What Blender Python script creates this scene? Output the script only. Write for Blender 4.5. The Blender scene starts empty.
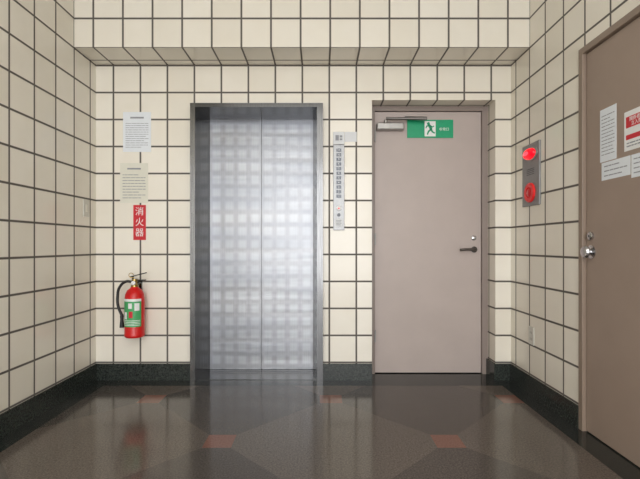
import bpy, bmesh, math, random
from mathutils import Vector, Matrix
random.seed(4)
scene=bpy.context.scene
COL=scene.collection
F=425.0; CX=320.0; CY=245.0; H=1.0
YB=3.15; XL=-1.66; XR=1.415
CEIL=2.85
def lin(c):
    o=[]
    for v in c:
        v=v/255.0
        o.append(v/12.92 if v<=0.04045 else ((v+0.055)/1.055)**2.4)
    return (*o,1)
# ---------------------------------------------------------------- materials
class NT:
    def __init__(s,name):
        s.m=bpy.data.materials.new(name); s.m.use_nodes=True
        s.t=s.m.node_tree; s.b=s.t.nodes['Principled BSDF']
    def n(s,typ,**k):
        x=s.t.nodes.new(typ)
        for a,b in k.items(): setattr(x,a,b)
        return x
    def l(s,a,b): s.t.links.new(a,b)
    def math(s,op,a,b=None,c=None):
        x=s.n('ShaderNodeMath',operation=op)
        for i,v in enumerate((a,b,c)):
            if v is None: continue
            if isinstance(v,(int,float)): x.inputs[i].default_value=v
            else: s.l(v,x.inputs[i])
        return x.outputs[0]
    def mix(s,f,a,b):
        x=s.n('ShaderNodeMix',data_type='RGBA')
        for i,v in ((0,f),(6,a),(7,b)):
            if isinstance(v,(int,float,tuple)): x.inputs[i].default_value=v
            else: s.l(v,x.inputs[i])
        return x.outputs[2]
    def noise(s,vec,scale,detail=2,rough=.5):
        x=s.n('ShaderNodeTexNoise'); x.inputs['Scale'].default_value=scale
        x.inputs['Detail'].default_value=detail; x.inputs['Roughness'].default_value=rough
        if vec is not None: s.l(vec,x.inputs['Vector'])
        return x.outputs['Fac']
    def ramp(s,f,a,b):
        x=s.n('ShaderNodeMapRange'); s.l(f,x.inputs[0]); x.inputs[1].default_value=a; x.inputs[2].default_value=b
        return x.outputs[0]
    def bump(s,h,st,dist):
        x=s.n('ShaderNodeBump'); x.inputs['Strength'].default_value=st; x.inputs['Distance'].default_value=dist
        s.l(h,x.inputs['Height']); s.l(x.outputs[0],s.b.inputs['Normal'])
def mat(name,rgb,rough=.5,metal=0,var=.06,scale=30,emis=0,stretch=None):
    N=NT(name); g=N.n('ShaderNodeNewGeometry').outputs['Position']
    if stretch:
        mp=N.n('ShaderNodeMapping'); mp.inputs['Scale'].default_value=stretch; N.l(g,mp.inputs[0]); g=mp.outputs[0]
    f=N.noise(g,scale,3)
    c=lin(rgb); d=tuple(v*(1-var*2) for v in c[:3])+(1,); e=tuple(min(1,v*(1+var*2)) for v in c[:3])+(1,)
    col=N.mix(N.ramp(f,.25,.75),d,e); N.l(col,N.b.inputs['Base Color'])
    N.b.inputs['Roughness'].default_value=rough; N.b.inputs['Metallic'].default_value=metal
    if emis:
        N.l(col,N.b.inputs['Emission Color']); N.b.inputs['Emission Strength'].default_value=emis
    return N.m
def tile_mat():
    N=NT('glazed_square_tile'); g=N.n('ShaderNodeNewGeometry')
    sp=N.n('ShaderNodeSeparateXYZ'); N.l(g.outputs['Position'],sp.inputs[0])
    sn=N.n('ShaderNodeSeparateXYZ'); N.l(g.outputs['True Normal'],sn.inputs[0])
    offs=(-1.531,2.87,2.33); P=.2
    masks=[];cells=[]
    for i in range(3):
        u=N.math('DIVIDE',N.math('SUBTRACT',sp.outputs[i],offs[i]),P)
        cells.append(N.math('FLOOR',N.math('ADD',u,.0005)))
        d=N.math('MULTIPLY',N.math('ABSOLUTE',N.math('SUBTRACT',N.math('FRACT',N.math('ADD',u,.5)),.5)),P)
        m=N.n('ShaderNodeMapRange'); N.l(d,m.inputs[0]); m.inputs[1].default_value=.0048; m.inputs[2].default_value=.0080
        m.inputs[3].default_value=1; m.inputs[4].default_value=0
        k=N.math('LESS_THAN',N.math('ABSOLUTE',sn.outputs[i]),.5)
        masks.append(N.math('MULTIPLY',m.outputs[0],k))
    mask=N.math('MAXIMUM',N.math('MAXIMUM',masks[0],masks[1]),masks[2])
    cv=N.n('ShaderNodeCombineXYZ')
    for i in range(3): N.l(cells[i],cv.inputs[i])
    wn=N.n('ShaderNodeTexWhiteNoise',noise_dimensions='3D'); N.l(cv.outputs[0],wn.inputs[0])
    base=N.mix(wn.outputs[0],lin((232,226,212)),lin((241,236,224)))
    f=N.noise(g.outputs['Position'],6,4)
    base=N.mix(N.math('MULTIPLY',N.ramp(f,.4,.8),.22),base,lin((225,216,196)))
    col=N.mix(mask,base,lin((92,86,80)))
    N.l(col,N.b.inputs['Base Color'])
    N.l(N.math('ADD',N.math('MULTIPLY',mask,.5),.17),N.b.inputs['Roughness'])
    w=N.noise(g.outputs['Position'],9,1)
    hgt=N.math('ADD',N.math('MULTIPLY',N.math('SUBTRACT',1,mask),.5),N.math('MULTIPLY',w,.6))
    N.bump(hgt,.4,.002)
    return N.m
def floor_mat():
    N=NT('polished_granite_floor'); g=N.n('ShaderNodeNewGeometry').outputs['Position']
    sp=N.n('ShaderNodeSeparateXYZ'); N.l(g,sp.inputs[0]); X,Y=sp.outputs[0],sp.outputs[1]
    def dist(v,a,P):
        u=N.math('DIVIDE',N.math('SUBTRACT',v,a),P)
        return N.math('MULTIPLY',N.math('ABSOLUTE',N.math('SUBTRACT',N.math('FRACT',N.math('ADD',u,.5)),.5)),P)
    P=1.163;Q=1.184
    def sq(ax,ay,h):
        return N.math('MULTIPLY',N.math('LESS_THAN',dist(X,ax,P),h),N.math('LESS_THAN',dist(Y,ay,Q),h))
    inl=N.math('MAXIMUM',sq(.07,2.76,.072),sq(.6515,2.168,.072))
    sp1=N.noise(g,130,3,.75); sp2=N.noise(g,60,2)
    a=N.math('DIVIDE',N.math('SUBTRACT',X,.07),P); b=N.math('DIVIDE',N.math('SUBTRACT',Y,2.76),Q)
    u=N.math('FLOOR',N.math('ADD',a,b)); v=N.math('FLOOR',N.math('SUBTRACT',a,b))
    par=N.math('ABSOLUTE',N.math('MODULO',N.math('ADD',u,v),2))
    light=N.mix(N.ramp(sp1,.36,.64),lin((72,65,59)),lin((108,99,91)))
    dk=N.mix(N.ramp(sp1,.36,.64),lin((58,53,49)),lin((92,85,79)))
    base=N.mix(par,dk,light)
    base=N.mix(N.math('MULTIPLY',N.ramp(sp2,.55,.7),.25),base,lin((46,42,39)))
    red=N.mix(N.ramp(sp1,.35,.65),lin((104,68,57)),lin((132,94,80)))
    b1=N.math('GREATER_THAN',Y,3.02)
    b2=N.math('LESS_THAN',X,XL+.12)
    b3=N.math('GREATER_THAN',X,XR-.12)
    bm_=N.math('MAXIMUM',N.math('MAXIMUM',b1,b2),b3)
    dark=N.mix(N.ramp(sp1,.4,.7),lin((30,33,32)),lin((54,58,54)))
    col=N.mix(inl,base,red); col=N.mix(bm_,col,dark)
    N.l(col,N.b.inputs['Base Color'])
    N.l(N.math('ADD',N.math('MULTIPLY',sp2,.05),.10),N.b.inputs['Roughness'])
    N.b.inputs['IOR'].default_value=1.45
    return N.m
def granite_dark():
    N=NT('dark_green_granite'); g=N.n('ShaderNodeNewGeometry').outputs['Position']
    a=N.noise(g,90,4,.7)
    N.l(N.mix(N.ramp(a,.42,.7),lin((28,33,31)),lin((66,72,66))),N.b.inputs['Base Color'])
    N.b.inputs['Roughness'].default_value=.18
    return N.m
def etched():
    N=NT('etched_stainless_steel'); g=N.n('ShaderNodeNewGeometry').outputs['Position']
    sp=N.n('ShaderNodeSeparateXYZ'); N.l(g,sp.inputs[0])
    def d(v,a,P):
        u=N.math('DIVIDE',N.math('SUBTRACT',v,a),P)
        return N.math('MULTIPLY',N.math('ABSOLUTE',N.math('SUBTRACT',N.math('FRACT',u),.5)),P)
    PX=.1029;PZ=.1029
    def soft(v):
        m=N.n('ShaderNodeMapRange',interpolation_type='SMOOTHSTEP'); N.l(v,m.inputs[0]); m.inputs[1].default_value=.018; m.inputs[2].default_value=.046
        m.inputs[3].default_value=1; m.inputs[4].default_value=0; return m.outputs[0]
    m=N.math('MULTIPLY',soft(d(sp.outputs[0],-.468,PX)),soft(d(sp.outputs[2],.03,PZ)))
    mp=N.n('ShaderNodeMapping'); mp.inputs['Scale'].default_value=(60,60,.8); N.l(g,mp.inputs[0])
    br=N.noise(mp.outputs[0],6,2)
    # blurred horizontal reflection bands put into the steel tint, roughness and bump
    mp2=N.n('ShaderNodeMapping'); mp2.inputs['Scale'].default_value=(.5,.5,5); N.l(g,mp2.inputs[0])
    refl_band=N.noise(mp2.outputs[0],1.6,2)
    base=N.mix(N.ramp(br,.3,.7),lin((134,134,136)),lin((146,147,149)))
    sq=N.mix(N.ramp(br,.3,.7),lin((156,158,161)),lin((167,169,172)))
    col=N.mix(m,base,sq)
    col=N.mix(N.math('MULTIPLY',N.ramp(refl_band,.35,.7),.35),col,lin((128,134,146)))
    N.l(col,N.b.inputs['Base Color'])
    N.b.inputs['Metallic'].default_value=.85
    N.l(N.math('ADD',N.math('MULTIPLY',m,.04),N.math('ADD',.32,N.math('MULTIPLY',refl_band,.1))),N.b.inputs['Roughness'])
    N.bump(refl_band,.5,.01)
    return N.m
M_tile=tile_mat(); M_floor=floor_mat(); M_base=granite_dark(); M_etch=etched()
M_ceil=mat('painted_plaster',(225,224,218),.8)
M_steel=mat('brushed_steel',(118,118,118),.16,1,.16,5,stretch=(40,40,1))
M_steel_d=mat('brushed_steel_dark',(98,98,98),.18,1,.14,5,stretch=(40,40,1))  # darker copy, shade coloured into right jamb and lintel; also sill and bracket
M_chrome=mat('satin_chrome',(200,200,202),.22,1,.02)
M_lever=mat('dark_satin_metal',(95,90,86),.35,.9,.02)
M_alum=mat('silver_paint',(165,164,162),.4,.6,.03)
M_closer=mat('closer_metal',(158,156,153),.3,.8,.03)
M_arm=mat('closer_arm_metal',(112,108,104),.35,.8,.03)
M_pale=mat('pale_silver_plate',(150,151,152),.4,.6,.03)
M_outlet=mat('pale_grey_plate',(205,203,194),.4,.1,.02)
M_slot=mat('outlet_slot_grey',(110,108,104),.5,0,.02)
M_greyp=mat('grey_plate',(138,138,139),.4,.4,.03)
M_ind=mat('indicator_window',(100,104,112),.35,.2,.03)
M_door=mat('taupe_door_paint',(186,173,167),.42,0,.02,5)
M_dframe=mat('taupe_frame_paint',(146,133,126),.4,0,.02,5)
M_door2=mat('brown_door_paint',(156,138,125),.42,0,.02,5)
M_dframe2=mat('brown_frame_paint',(142,125,111),.4,0,.02,5)
M_black=mat('black_rubber',(22,22,23),.45)
M_gap=mat('dark_gap',(10,10,10),.8)
M_red=mat('red_enamel',(205,22,24),.35,0,.03)
M_redsign=mat('red_sign_plastic',(205,40,52),.4,0,.03)
M_redlamp=mat('lit_red_lens',(240,12,34),.2,0,.02,emis=1.0)
M_hot=mat('lamp_hot_centre',(255,70,90),.2,0,.02,emis=1.2)
M_redbtn=mat('red_plastic',(235,44,46),.3)
M_redbtn2=mat('deep_red_plastic',(200,22,28),.3)
M_white=mat('white_paper',(228,233,238),.6,0,.01)
M_cream=mat('cream_paper',(222,220,206),.6,0,.01)
M_whitepl=mat('white_plastic',(235,236,235),.4,0,.01)
M_header=mat('pale_header_plastic',(215,217,219),.4,0,.01)
M_ink=mat('grey_ink',(150,152,158),.7)
M_inkd=mat('dark_ink',(95,95,100),.7)
M_green=mat('green_sign',(15,160,112),.35,0,.03)
M_greenl=mat('green_label',(70,165,100),.4,0,.03)
M_ivory=mat('ivory_plastic',(215,212,198),.4)
M_brass=mat('brass_valve',(175,150,90),.3,1)
# ---------------------------------------------------------------- helpers
def fin(name,bm,m,parent=None,smooth=False):
    bmesh.ops.recalc_face_normals(bm,faces=bm.faces)
    me=bpy.data.meshes.new(name)
    for f in bm.faces: f.smooth=smooth
    xs=[v.co for v in bm.verts]
    lo=Vector([min(v[i] for v in xs) for i in range(3)]); hi=Vector([max(v[i] for v in xs) for i in range(3)])
    c=(lo+hi)/2
    for v in bm.verts: v.co-=c
    bm.to_mesh(me); bm.free(); me.materials.clear(); me.materials.append(m)
    o=bpy.data.objects.new(name,me); COL.objects.link(o)
    if parent is not None:
        o.parent=parent; o.location=c-WL[parent.name]
    else: o.location=c
    WL[o.name]=c
    if smooth:
        try: me.set_sharp_from_angle(angle=math.radians(40))
        except Exception: pass
    return o
WL={}
def empty(name,loc,label=None,cat=None,kind=None):
    o=bpy.data.objects.new(name,None); o.empty_display_size=.05; o.location=loc; COL.objects.link(o); WL[o.name]=Vector(loc)
    tag(o,label,cat,kind); return o
def tag(o,label=None,cat=None,kind=None,group=None):
    if label:o['label']=label
    if cat:o['category']=cat
    if kind:o['kind']=kind
    if group:o['group']=group
    return o
def addbox(bm,lo,hi,bev=0):
    r=bmesh.ops.create_cube(bm,size=1)
    vs=r['verts']
    for v in vs:
        v.co=Vector([(lo[i]+hi[i])/2+v.co[i]*(hi[i]-lo[i]) for i in range(3)])
    if bev:
        es=list({e for v in vs for e in v.link_edges})
        bmesh.ops.bevel(bm,geom=es,offset=bev,segments=2,affect='EDGES',profile=.5)
def box(name,lo,hi,m,parent=None,bev=0):
    bm=bmesh.new(); addbox(bm,lo,hi,bev); return fin(name,bm,m,parent)
def boxes(name,L,m,parent=None,bev=0):
    bm=bmesh.new()
    for lo,hi in L: addbox(bm,lo,hi,bev)
    return fin(name,bm,m,parent)
def prism(bm,pts,z0,z1):
    a=[bm.verts.new((x,y,z0)) for x,y in pts]; b=[bm.verts.new((x,y,z1)) for x,y in pts]
    bm.faces.new(a); bm.faces.new(b[::-1]); n=len(pts)
    for i in range(n): bm.faces.new((a[i],a[(i+1)%n],b[(i+1)%n],b[i]))
def addlathe(bm,prof,c,axis='Z',seg=32):
    rings=[]
    for r,h in prof:
        ring=[]
        for k in range(seg):
            t=2*math.pi*k/seg; a,b=r*math.cos(t),r*math.sin(t)
            v={'Z':(a,b,h),'Y':(a,h,b),'X':(h,a,b)}[axis]
            ring.append(bm.verts.new(Vector(c)+Vector(v)))
        rings.append(ring)
    for i in range(len(rings)-1):
        for k in range(seg):
            bm.faces.new((rings[i][k],rings[i][(k+1)%seg],rings[i+1][(k+1)%seg],rings[i+1][k]))
    bm.faces.new(rings[0]); bm.faces.new(rings[-1][::-1])
def lathe(name,prof,c,m,parent=None,axis='Z',seg=32):
    bm=bmesh.new(); addlathe(bm,prof,c,axis,seg); return fin(name,bm,m,parent,smooth=True)
def tube(name,pts,r,m,parent=None,smoothpts=True):
    cu=bpy.data.curves.new(name,'CURVE'); cu.dimensions='3D'; cu.bevel_depth=r; cu.bevel_resolution=4; cu.use_fill_caps=True
    if smoothpts:
        s=cu.splines.new('BEZIER'); s.bezier_points.add(len(pts)-1)
        for p,q in zip(s.bezier_points,pts): p.co=q; p.handle_left_type=p.handle_right_type='AUTO'
        s.resolution_u=10
    else:
        s=cu.splines.new('POLY'); s.points.add(len(pts)-1)
        for p,q in zip(s.points,pts): p.co=(*q,1)
    o=bpy.data.objects.new('tmp',cu); COL.objects.link(o)
    bpy.context.view_layer.update()
    me=bpy.data.meshes.new_from_object(o.evaluated_get(bpy.context.evaluated_depsgraph_get()))
    bm=bmesh.new(); bm.from_mesh(me); bpy.data.objects.remove(o)
    return fin(name,bm,m,parent,smooth=True)
def text(name,body,size,origin,side,m,parent=None,align='CENTER',sx=1,line=1.0,depth=.0004):
    cu=bpy.data.curves.new(name,'FONT'); cu.body=body; cu.size=size; cu.align_x=align; cu.align_y='CENTER'; cu.extrude=depth; cu.space_line=line
    o=bpy.data.objects.new('tmp',cu); COL.objects.link(o); bpy.context.view_layer.update()
    me=bpy.data.meshes.new_from_object(o.evaluated_get(bpy.context.evaluated_depsgraph_get()))
    bm=bmesh.new(); bm.from_mesh(me); bpy.data.objects.remove(o)
    if len(bm.verts)==0:
        print('EMPTY TEXT',body); bm.free(); return None
    put(bm,origin,side,sx); return fin(name,bm,m,parent)
def put(bm,origin,side,sx=1):
    o=Vector(origin)
    for v in bm.verts:
        x,y,z=v.co; x*=sx
        if side=='B': v.co=o+Vector((x,-z,y))
        elif side=='R': v.co=o+Vector((-z,-x,y))
        elif side=='L': v.co=o+Vector((z,x,y))
def flat(name,polys,origin,side,m,parent=None,th=.0006,tlo=0):
    bm=bmesh.new()
    for p in polys:
        a=[bm.verts.new((x,y,tlo)) for x,y in p]; b=[bm.verts.new((x,y,th)) for x,y in p]; n=len(p)
        bm.faces.new(a); bm.faces.new(b)
        for i in range(n): bm.faces.new((a[i],a[(i+1)%n],b[(i+1)%n],b[i]))
    put(bm,origin,side); return fin(name,bm,m,parent)
def rect(x0,y0,x1,y1): return [(x0,y0),(x1,y0),(x1,y1),(x0,y1)]
def circ(cx,cy,r,n=20): return [(cx+r*math.cos(2*math.pi*i/n),cy+r*math.sin(2*math.pi*i/n)) for i in range(n)]
def R(x,y):
    s=(x-CX)/XR; return F/s, H+(CY-y)/s
def lines(w,h,n,top=.0,margin=.1,seed=1,thick=.35):
    rnd=random.Random(seed); P=[]; m=w*margin; hh=h*(1-2*margin)-top
    for i in range(n):
        y=h/2-h*margin-top-(i+.5)*hh/n; t=hh/n*thick/2; x=-w/2+m; end=w/2-m*(1 if rnd.random()<.7 else rnd.uniform(1.5,4))
        while x<end-.004:
            l=min(rnd.uniform(.012,.045),end-x); P.append(rect(x,y-t,x+l,y+t)); x+=l+.004
    return P
# ---------------------------------------------------------------- structure
def S(o,label): tag(o,label,'room structure','structure'); return o
EX0,EX1,EZ=-.945,.022,2.033
DX0,DX1,DZ=.385,1.30,2.075
YW=YB+.4; YR=-3.4
S(box('floor',(XL-.15,YR,-.1),(XR+.15,YW,0),M_floor),'polished grey-brown granite floor with small reddish square inlays')
S(box('ceiling',(XL-.15,YR,CEIL),(XR+.15,YW,CEIL+.1),M_ceil),'plain painted white ceiling')
S(boxes('wall_back',[((XL,YB,0),(EX0,YW,EZ)),((EX1,YB,0),(DX0,YW,EZ)),((DX1,YB,0),(XR,YW,DZ)),
   ((XL,YB,EZ),(DX0,YW,CEIL)),((DX0,YB,DZ),(XR,YW,CEIL))],M_tile),'cream glazed square tile wall with dark grout')
S(box('wall_left',(XL-.15,YR,0),(XL,YW,CEIL),M_tile),'cream glazed square tile side wall with dark grout')
RY0,RY1,RZ=1.36,2.315,2.06
S(boxes('wall_right',[((XR,YR,0),(XR+.15,RY0,CEIL)),((XR,RY1,0),(XR+.15,YW,CEIL)),((XR,RY0,RZ),(XR+.15,RY1,CEIL))],M_tile),'cream glazed square tile side wall around a doorway')
S(box('trim_1',(XL,2.87,2.335),(XR,YB,CEIL),M_tile),'tiled beam dropping below the ceiling')
bh=.122;bt=.014
S(boxes('baseboard_back',[((XL+bt,YB-bt,0),(EX0,YB,bh)),((EX1,YB-bt,0),(DX0,YB,bh)),((DX1,YB-bt,0),(XR-bt,YB,bh)),((DX1-bt,YB-bt,0),(DX1,3.30,bh))],M_base),'dark polished granite baseboard')
S(box('baseboard_left',(XL,YR,0),(XL+bt,YB,bh),M_base),'dark polished granite baseboard')
S(boxes('baseboard_right',[((XR-bt,RY1,0),(XR,YB,bh)),((XR-bt,YR,0),(XR,RY0,bh))],M_base),'dark polished granite baseboard')
# ---------------------------------------------------------------- elevator
ev=empty('elevator',(-.4615,YB,0),'brushed steel elevator entrance with etched square pattern doors','elevator')
yf=3.09; yd=3.40
bm=bmesh.new(); prism(bm,[(EX0,yf),(-.909,yf),(-.88,yd),(EX0,yd)],0,2.033)
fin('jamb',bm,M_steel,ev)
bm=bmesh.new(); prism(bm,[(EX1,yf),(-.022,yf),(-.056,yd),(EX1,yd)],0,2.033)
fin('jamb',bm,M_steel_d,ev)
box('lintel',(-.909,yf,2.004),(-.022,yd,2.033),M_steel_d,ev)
for x0,x1 in ((-.895,-.4695),(-.4665,-.04)):
    box('door_panel',(x0,3.402,.006),(x1,3.432,2.02),M_etch,ev)
box('shaft_backing',(EX0,3.436,0),(EX1,3.45,2.033),M_gap,ev)
boxes('sill',[((-.905,3.15,0),(-.02,3.30,.004)),((-.90,3.305,0),(-.03,3.345,.004)),((-.89,3.35,0),(-.04,3.40,.004))],M_steel_d,ev)
# ---------------------------------------------------------------- back door
d1=empty('door_1',(.84,3.31,0)); tag(d1,'taupe painted steel door in a tiled recess',"door",'structure')
LX0,LX1,LZ=.428,1.254,2.036
boxes('door_frame',[((DX0,3.29,0),(LX0-.002,3.37,DZ)),((LX1+.002,3.29,0),(DX1,3.37,DZ)),((LX0-.002,3.29,LZ+.003),(LX1+.002,3.37,DZ))],M_dframe,d1,.002)
box('door_leaf',(LX0,3.31,.006),(LX1,3.35,LZ),M_door,d1,.002)
box('door_backing',(DX0,3.371,0),(DX1,3.38,DZ),M_gap,d1)
def B(x,y,Y): s=F/Y; return ((x-CX)/s, H+(CY-y)/s)
hx,hz=B(474,249.5,3.31)
lathe('lever_rosette',[(.024,0),(.024,-.006),(.02,-.009),(.011,-.009),(.011,-.045)],(hx,3.31,hz),M_lever,d1,'Y')
tube('lever_handle',[(hx,3.268,hz),(hx-.012,3.262,hz),(hx-.06,3.26,hz+.001),(hx-.11,3.262,hz-.002),(hx-.118,3.272,hz-.003)],.010,M_lever,d1)
kx,kz=B(473.5,238,3.31)
lathe('lock_cylinder',[(.019,0),(.019,-.007),(.014,-.011),(.006,-.012)],(kx,3.31,kz),M_chrome,d1,'Y')
a=B(376.5,123,3.27); b=B(404,130,3.27)
box('door_closer',(a[0],3.25,b[1]),(b[0],3.31,a[1]),M_closer,d1,.008)
g0=B(386,118,3.26); g1=B(427,119,3.23)
lathe('closer_spindle',[(.014,0),(.014,.025)],(g0[0],3.272,a[1]-.003),M_closer,d1)
tube('closer_arm',[(g0[0],3.265,g0[1]),(g1[0],3.23,g1[1])],.010,M_arm,d1,False)
tube('closer_link',[(g1[0],3.23,g1[1]+.01),(g1[0]-.16,3.275,g1[1]+.028)],.008,M_arm,d1,False)
for z in (.25,1.0,1.8):
    lathe('hinge',[(.006,0),(.006,.09)],(LX0-.001,3.287,z),M_alum,d1,seg=12)
# ---------------------------------------------------------------- exit sign
sx0,sz1=B(407,120,3.31); sx1,sz0=B(453,138,3.31)
Hh=sz1-sz0
es=box('exit_sign',(sx0,3.3035,sz0),(sx1,3.3097,sz1),M_green,None)
tag(es,'green emergency exit sign with running figure pictogram on door','sign')
o=((sx0+sx1)/2,3.3035,(sz0+sz1)/2)
ph=Hh*.42
def limb(p,q,w):
    p=Vector(p);q=Vector(q);d=(q-p).normalized();n=Vector((-d.y,d.x))*w/2
    return [tuple(p+n),tuple(q+n),tuple(q-n),tuple(p-n)]
flat('pictogram_door',[rect(-.044,-ph,.042,ph)],o,'B',M_whitepl,es)
man=[circ(-.014,.040,.0115),limb((-.010,.030),(.008,-.006),.020),limb((.008,-.002),(-.014,-.022),.013),limb((-.013,-.018),(-.022,-.046),.011),
 limb((-.008,.026),(-.028,.020),.010),limb((-.027,.022),(-.034,.004),.008),limb((.006,-.004),(.018,-.026),.013),limb((.016,-.024),(.036,-.034),.011),limb((-.003,.025),(.018,.012),.010),limb((.016,.012),(.030,.022),.008)]
flat('running_figure',man,o,'B',M_green,es,.0012,.0006)
text('sign_text','非常口',.026,(o[0]+.108,o[1],o[2]-.005),'B',M_whitepl,es)
# ---------------------------------------------------------------- call panel
cp=empty('elevator_call_panel',(.14,YB,1.11),'tall narrow silver elevator call panel beside the elevator','call panel')
px0,px1=.098,.180; pc=(px0+px1)/2
box('face_plate',(px0,3.138,1.11),(px1,YB-.0003,1.74),M_pale,cp,.002)
box('header_plate',(px0,3.132,1.742),(px1,YB-.0003,1.835),M_header,cp,.002)
flat('header_symbol',[rect(-.025,-.02,.0,.02),rect(.006,.002,.026,.018),rect(.006,-.018,.026,-.004)],(pc,3.132,1.79),'B',M_ink,cp)
for i in range(11):
    z=1.70-i*.034
    box('floor_indicator',(pc-.018,3.1365,z-.012),(pc+.018,3.1385,z+.012),M_ind,cp)
    text('floor_number',str(11-i),.02,(pc,3.1365,z),'B',M_whitepl,cp)
lathe('call_button',[(.019,0),(.019,-.004),(.016,-.006)],(pc,3.138,1.272),M_whitepl,cp,'Y')
flat('call_arrow',[[(-.008,-.006),(.008,-.006),(0,.008)]],(pc,3.132,1.272),'B',M_redlamp,cp)
lathe('key_switch',[(.012,0),(.012,-.004),(.009,-.005)],(pc,3.138,1.222),M_ind,cp,'Y')
box('instruction_plate',(pc-.027,3.136,1.135),(pc+.027,3.1385,1.195),M_header,cp)
flat('instruction_text',lines(.05,.055,4,seed=8),(pc,3.136,1.165),'B',M_ink,cp)
st=box('small_sticker',(.183,3.148,1.765),(.272,YB,1.838),M_header); tag(st,'small translucent white square sticker on tiled wall','sticker')
# ---------------------------------------------------------------- notices on back wall
def paper(x0,x1,z0,z1,m,label,n,seed,title=True):
    p=box('notice_paper',(x0,YB-.0015,z0),(x1,YB-.0002,z1),m); tag(p,label,'notice')
    w,h=x1-x0,z1-z0; P=lines(w,h,n,top=.05 if title else 0,margin=.09,seed=seed,thick=.22)
    if title: P.append(rect(-w*.24,h/2-.048,w*.24,h/2-.036))
    flat('printed_text',P,((x0+x1)/2,YB-.0015,(z0+z1)/2),'B',M_ink,p); return p
paper(-1.459,-1.252,1.690,1.985,M_white,'white printed notice sheet taped to tiled wall',12,1)
paper(-1.481,-1.274,1.312,1.607,M_cream,'cream printed notice sheet taped below another notice',9,2)
rs=box('fire_extinguisher_sign',(-1.382,YB-.004,1.037),(-1.290,YB-.0003,1.296),M_redsign,None)
tag(rs,'red vertical sign with white characters above extinguisher','sign')
for i,ch in enumerate('消火器'):
    text('sign_character',ch,.066,(-1.336,YB-.004,1.245-i*.078),'B',M_whitepl,rs)
# ---------------------------------------------------------------- extinguisher
ex,ey=-1.335,3.062
fe=empty('fire_extinguisher',(ex,ey,.34),'red fire extinguisher with black hose mounted on tiled wall','fire extinguisher')
lathe('cylinder',[(.05,.338),(.062,.34),(.070,.35),(.070,.36),(.068,.365),(.068,.61),(.064,.645),(.05,.675),(.03,.69),(.026,.70)],(ex,ey,0),M_red,fe)
lathe('valve_neck',[(.026,.70),(.026,.712),(.018,.716),(.016,.74),(.02,.742),(.02,.755)],(ex,ey,0),M_brass,fe)
boxes('carry_handle',[((ex-.018,ey-.009,.744),(ex+.08,ey+.009,.751)),((ex-.018,ey-.009,.744),(ex-.008,ey+.009,.775))],M_black,fe,.002)
bm=bmesh.new(); addbox(bm,(-.02,-.009,-.0035),(.10,.009,.0035),.002)
rot=Matrix.Rotation(-math.radians(14),4,'Y')
for v in bm.verts: v.co=rot@v.co+Vector((ex-.012,ey,.776))
fin('squeeze_lever',bm,M_black,fe)
tube('safety_pin',[(ex+.0,ey-.012,.765),(ex-.025,ey-.02,.77),(ex-.032,ey-.02,.79),(ex-.012,ey-.02,.798),(ex,ey-.014,.785)],.0025,M_brass,fe)
lathe('pressure_gauge',[(.015,0),(.015,-.012),(.012,-.014)],(ex,ey-.016,.728),M_whitepl,fe,'Y')
tube('hose',[(ex-.012,ey-.008,.732),(ex-.055,ey-.012,.738),(ex-.100,ey-.015,.700),(ex-.116,ey-.015,.63),(ex-.110,ey-.018,.56),(ex-.085,ey-.02,.50)],.0098,M_black,fe)
lathe('nozzle',[(.010,.505),(.013,.49),(.011,.47),(.016,.41),(.013,.409)],(ex-.083,ey-.02,0),M_black,fe)
def curved(name,a0,a1,z0,z1,m,r=.0690):
    bm=bmesh.new(); n=18; A=[];Bv=[]
    for i in range(n+1):
        t=math.radians(a0+(a1-a0)*i/n); x=ex+r*math.sin(t); y=ey-r*math.cos(t)
        A.append(bm.verts.new((x,y,z0)));Bv.append(bm.verts.new((x,y,z1)))
    for i in range(n): bm.faces.new((A[i],A[i+1],Bv[i+1],Bv[i]))
    return fin(name,bm,m,fe,smooth=True)
curved('label_sheet',-58,62,.42,.60,M_greenl)
curved('label_header',-58,62,.60,.618,M_whitepl)
curved('label_panel',22,50,.535,.588,M_whitepl,.0694)
curved('label_panel',-14,8,.55,.588,M_whitepl,.0694)
curved('label_panel',-46,-24,.475,.525,M_whitepl,.0694)
curved('label_panel',-10,12,.485,.53,M_redsign,.0694)
for k in range(4):
    curved('label_text_line',-48,54,.463-k*.011,.467-k*.011,M_whitepl,.0694)
boxes('wall_bracket',[((ex-.02,ey+.068,.55),(ex+.02,YB,.74)),((ex-.018,ey+.02,.72),(ex+.018,YB,.728))],M_steel_d,fe)
# ---------------------------------------------------------------- right door
d2=empty('door_2',(XR,1.84,0)); tag(d2,'brown painted steel door with posted notices','door','structure')
fw=.035
boxes('door_frame',[((XR-.008,RY1-fw,0),(XR+.10,RY1,RZ)),((XR-.008,RY0,0),(XR+.10,RY0+fw,RZ)),((XR-.008,RY0+fw,RZ-fw),(XR+.10,RY1-fw,RZ))],M_dframe2,d2,.002)
XD=XR+.012
box('door_leaf',(XD,RY0+fw+.003,.006),(XD+.04,RY1-fw-.003,RZ-fw-.003),M_door2,d2,.002)
box('door_backing',(XD+.06,RY0+fw,0),(XD+.07,RY1-fw,RZ-fw),M_gap,d2)
ky=2.235
_,kz=R(590,252)
lathe('door_knob',[(.036,0),(.036,-.005),(.015,-.008),(.014,-.018),(.026,-.022),(.033,-.032),(.027,-.042),(.010,-.046)],(XD,ky,kz),M_chrome,d2,'X')
_,kz2=R(590,236)
lathe('lock_cylinder',[(.022,0),(.022,-.010),(.018,-.014),(.008,-.015)],(XD,ky,kz2),M_chrome,d2,'X')
box('key_slot',(XD-.0165,ky-.002,kz2-.006),(XD-.014,ky+.002,kz2+.006),M_black,d2)
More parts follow.
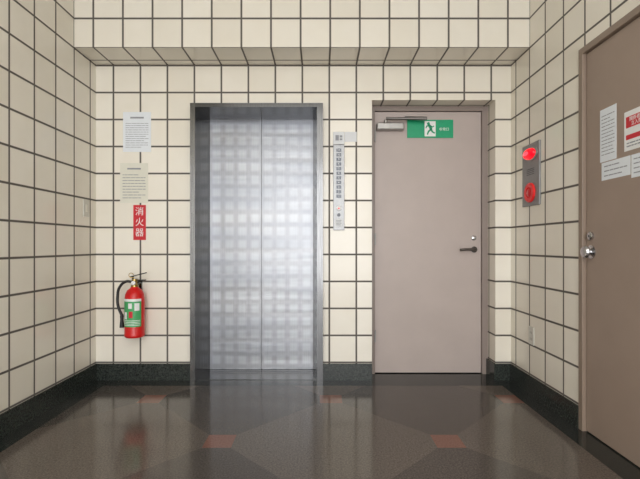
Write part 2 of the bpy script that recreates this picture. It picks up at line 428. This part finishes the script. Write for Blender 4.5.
def rpaper(name,xa,ya,xb,yb,m,label,cat,off=0):
    (y0,z1)=R(xa,ya); (y1,_)=R(xb,ya); s=(xa-CX)/XR; z0=H+(CY-yb)/s
    X=XD-off
    o=box(name,(X-.0015,y1,z0),(X-.0002,y0,z1),m); tag(o,label,cat)
    return o,(X-.0015,(y0+y1)/2,(z0+z1)/2),y0-y1,z1-z0
o,c,w,h=rpaper('notice_paper',598,111,614,163,M_white,'tall white printed notice taped to brown door','notice')
flat('printed_text',lines(w,h,12,margin=.1,seed=5,thick=.22),c,'R',M_ink,o)
o,c,w,h=rpaper('notice_paper',599.5,163.5,628,181,M_white,'wide white printed notice taped to brown door','notice')
flat('printed_text',lines(w,h,3,margin=.1,seed=6,thick=.22),c,'R',M_ink,o)
o,c,w,h=rpaper('warning_sign',622,113,656,152,M_whitepl,'white warning sign with red band on brown door','sign')
flat('red_panel',[rect(-w*.44,h*.08,w*.46,h*.36),rect(-w*.44,-h*.22,w*.46,-h*.10)],c,'R',M_redsign,o)
text('sign_text','関係者以外',.022,(c[0]-.0007,c[1]+.012,c[2]+h*.28),'R',M_whitepl,o)
text('sign_text','立入禁止',.022,(c[0]-.0007,c[1]+.012,c[2]+h*.16),'R',M_whitepl,o)
flat('printed_text',lines(w,h*.18,2,margin=.08,seed=7,thick=.4),(c[0],c[1],c[2]-h*.35),'R',M_ink,o)
o,c,w,h=rpaper('notice_paper',629,155,655,178,M_white,'small white notice below the red warning sign','notice')
flat('printed_text',lines(w,h,4,margin=.1,seed=9,thick=.22),c,'R',M_ink,o)
# ---------------------------------------------------------------- fire alarm unit
ya,_=R(524,150); yb,_=R(541,150); z1=1.675; z0=1.262
fa=empty('fire_alarm_unit',(XR,(ya+yb)/2,z0),'grey steel fire alarm panel with lit red lamp','fire alarm')
yc=(ya+yb)/2
box('alarm_plate',(XR-.012,yb,z0),(XR,ya,z1),M_greyp,fa,.002)
lz=R(531,155)[1]
yl=yc-.015
def ell(name,prof,m,cy,cz,ky_,kz_,x0):
    bm=bmesh.new(); addlathe(bm,prof,(0,0,0),'X')
    for v in bm.verts: v.co=Vector((x0+v.co.x,cy+v.co.y*ky_,cz+v.co.z*kz_))
    return fin(name,bm,m,fa,True)
ell('lamp_base',[(.052,0),(.052,-.006),(.048,-.009)],M_alum,yl,lz,1.6,.85,XR-.012)
ell('alarm_lamp',[(.044,0),(.044,-.006),(.041,-.016),(.034,-.024),(.022,-.030),(.008,-.032)],M_redlamp,yl,lz,1.6,.85,XR-.021)
ell('lamp_bulb_glow',[(.020,-.0302),(.014,-.0325),(.005,-.034)],M_hot,yl,lz,1.7,.7,XR-.021)
bz=R(531,193)[1]
lathe('button_ring',[(.066,0),(.066,-.008),(.060,-.014),(.036,-.014),(.034,-.006)],(XR-.012,yc,bz),M_redbtn,fa,'X')
lathe('push_button',[(.028,0),(.028,-.008),(.024,-.011)],(XR-.016,yc,bz),M_redbtn2,fa,'X')
flat('speaker_slots',[rect(-.05,-.018+i*.012,.05,-.013+i*.012) for i in range(4)],(XR-.012,yc,(lz+bz)/2+.01),'R',M_inkd,fa)
# ---------------------------------------------------------------- switch / outlet
sw=empty('wall_switch',(XL,3.01,1.20),'small steel switch plate on tiled wall','switch')
box('switch_plate',(XL+.0003,2.975,1.20),(XL+.007,3.045,1.32),M_outlet,sw,.002)
box('switch_rocker',(XL+.007,2.998,1.235),(XL+.011,3.022,1.285),M_ivory,sw,.001)
ol=empty('wall_outlet',(XR,2.837,.33),'small pale outlet plate on tiled wall','outlet')
box('outlet_plate',(XR-.007,2.802,.335),(XR-.0003,2.872,.455),M_outlet,ol,.002)
for yy in (2.826,2.845):
    for zz in (.365,.408):
        box('outlet_slot',(XR-.0076,yy,zz),(XR-.006,yy+.003,zz+.016),M_slot,ol)
# ---------------------------------------------------------------- light
w=bpy.data.worlds.new('World'); scene.world=w; w.use_nodes=True
w.node_tree.nodes['Background'].inputs[0].default_value=(.96,.98,1,1); w.node_tree.nodes['Background'].inputs[1].default_value=1.6
def area(name,loc,rot,sx,sy,p,col):
    l=bpy.data.lights.new(name,'AREA'); l.shape='RECTANGLE'; l.size=sx; l.size_y=sy; l.energy=p; l.color=col
    o=bpy.data.objects.new(name,l); COL.objects.link(o); o.location=loc; o.rotation_euler=rot; return o
area('entrance_daylight',(0,YR+.1,1.42),(math.radians(90),0,0),2.95,2.7,132,(.985,.985,1))
area('ceiling_fill',(-.1,-.8,CEIL-.02),(0,0,0),2.4,2.6,46,(1,.985,.965))  # added unseen fill overhead, brightens the upper elevator doors
# ---------------------------------------------------------------- camera
cam=bpy.data.cameras.new('camera'); co=bpy.data.objects.new('camera',cam); COL.objects.link(co)
co.location=(0,0,H); co.rotation_euler=(math.radians(90),0,0)
cam.sensor_width=36; cam.lens=F/640*36; cam.shift_y=(CY-239.5)/640; cam.clip_start=.05
scene.camera=co
scene.view_settings.view_transform='Standard'
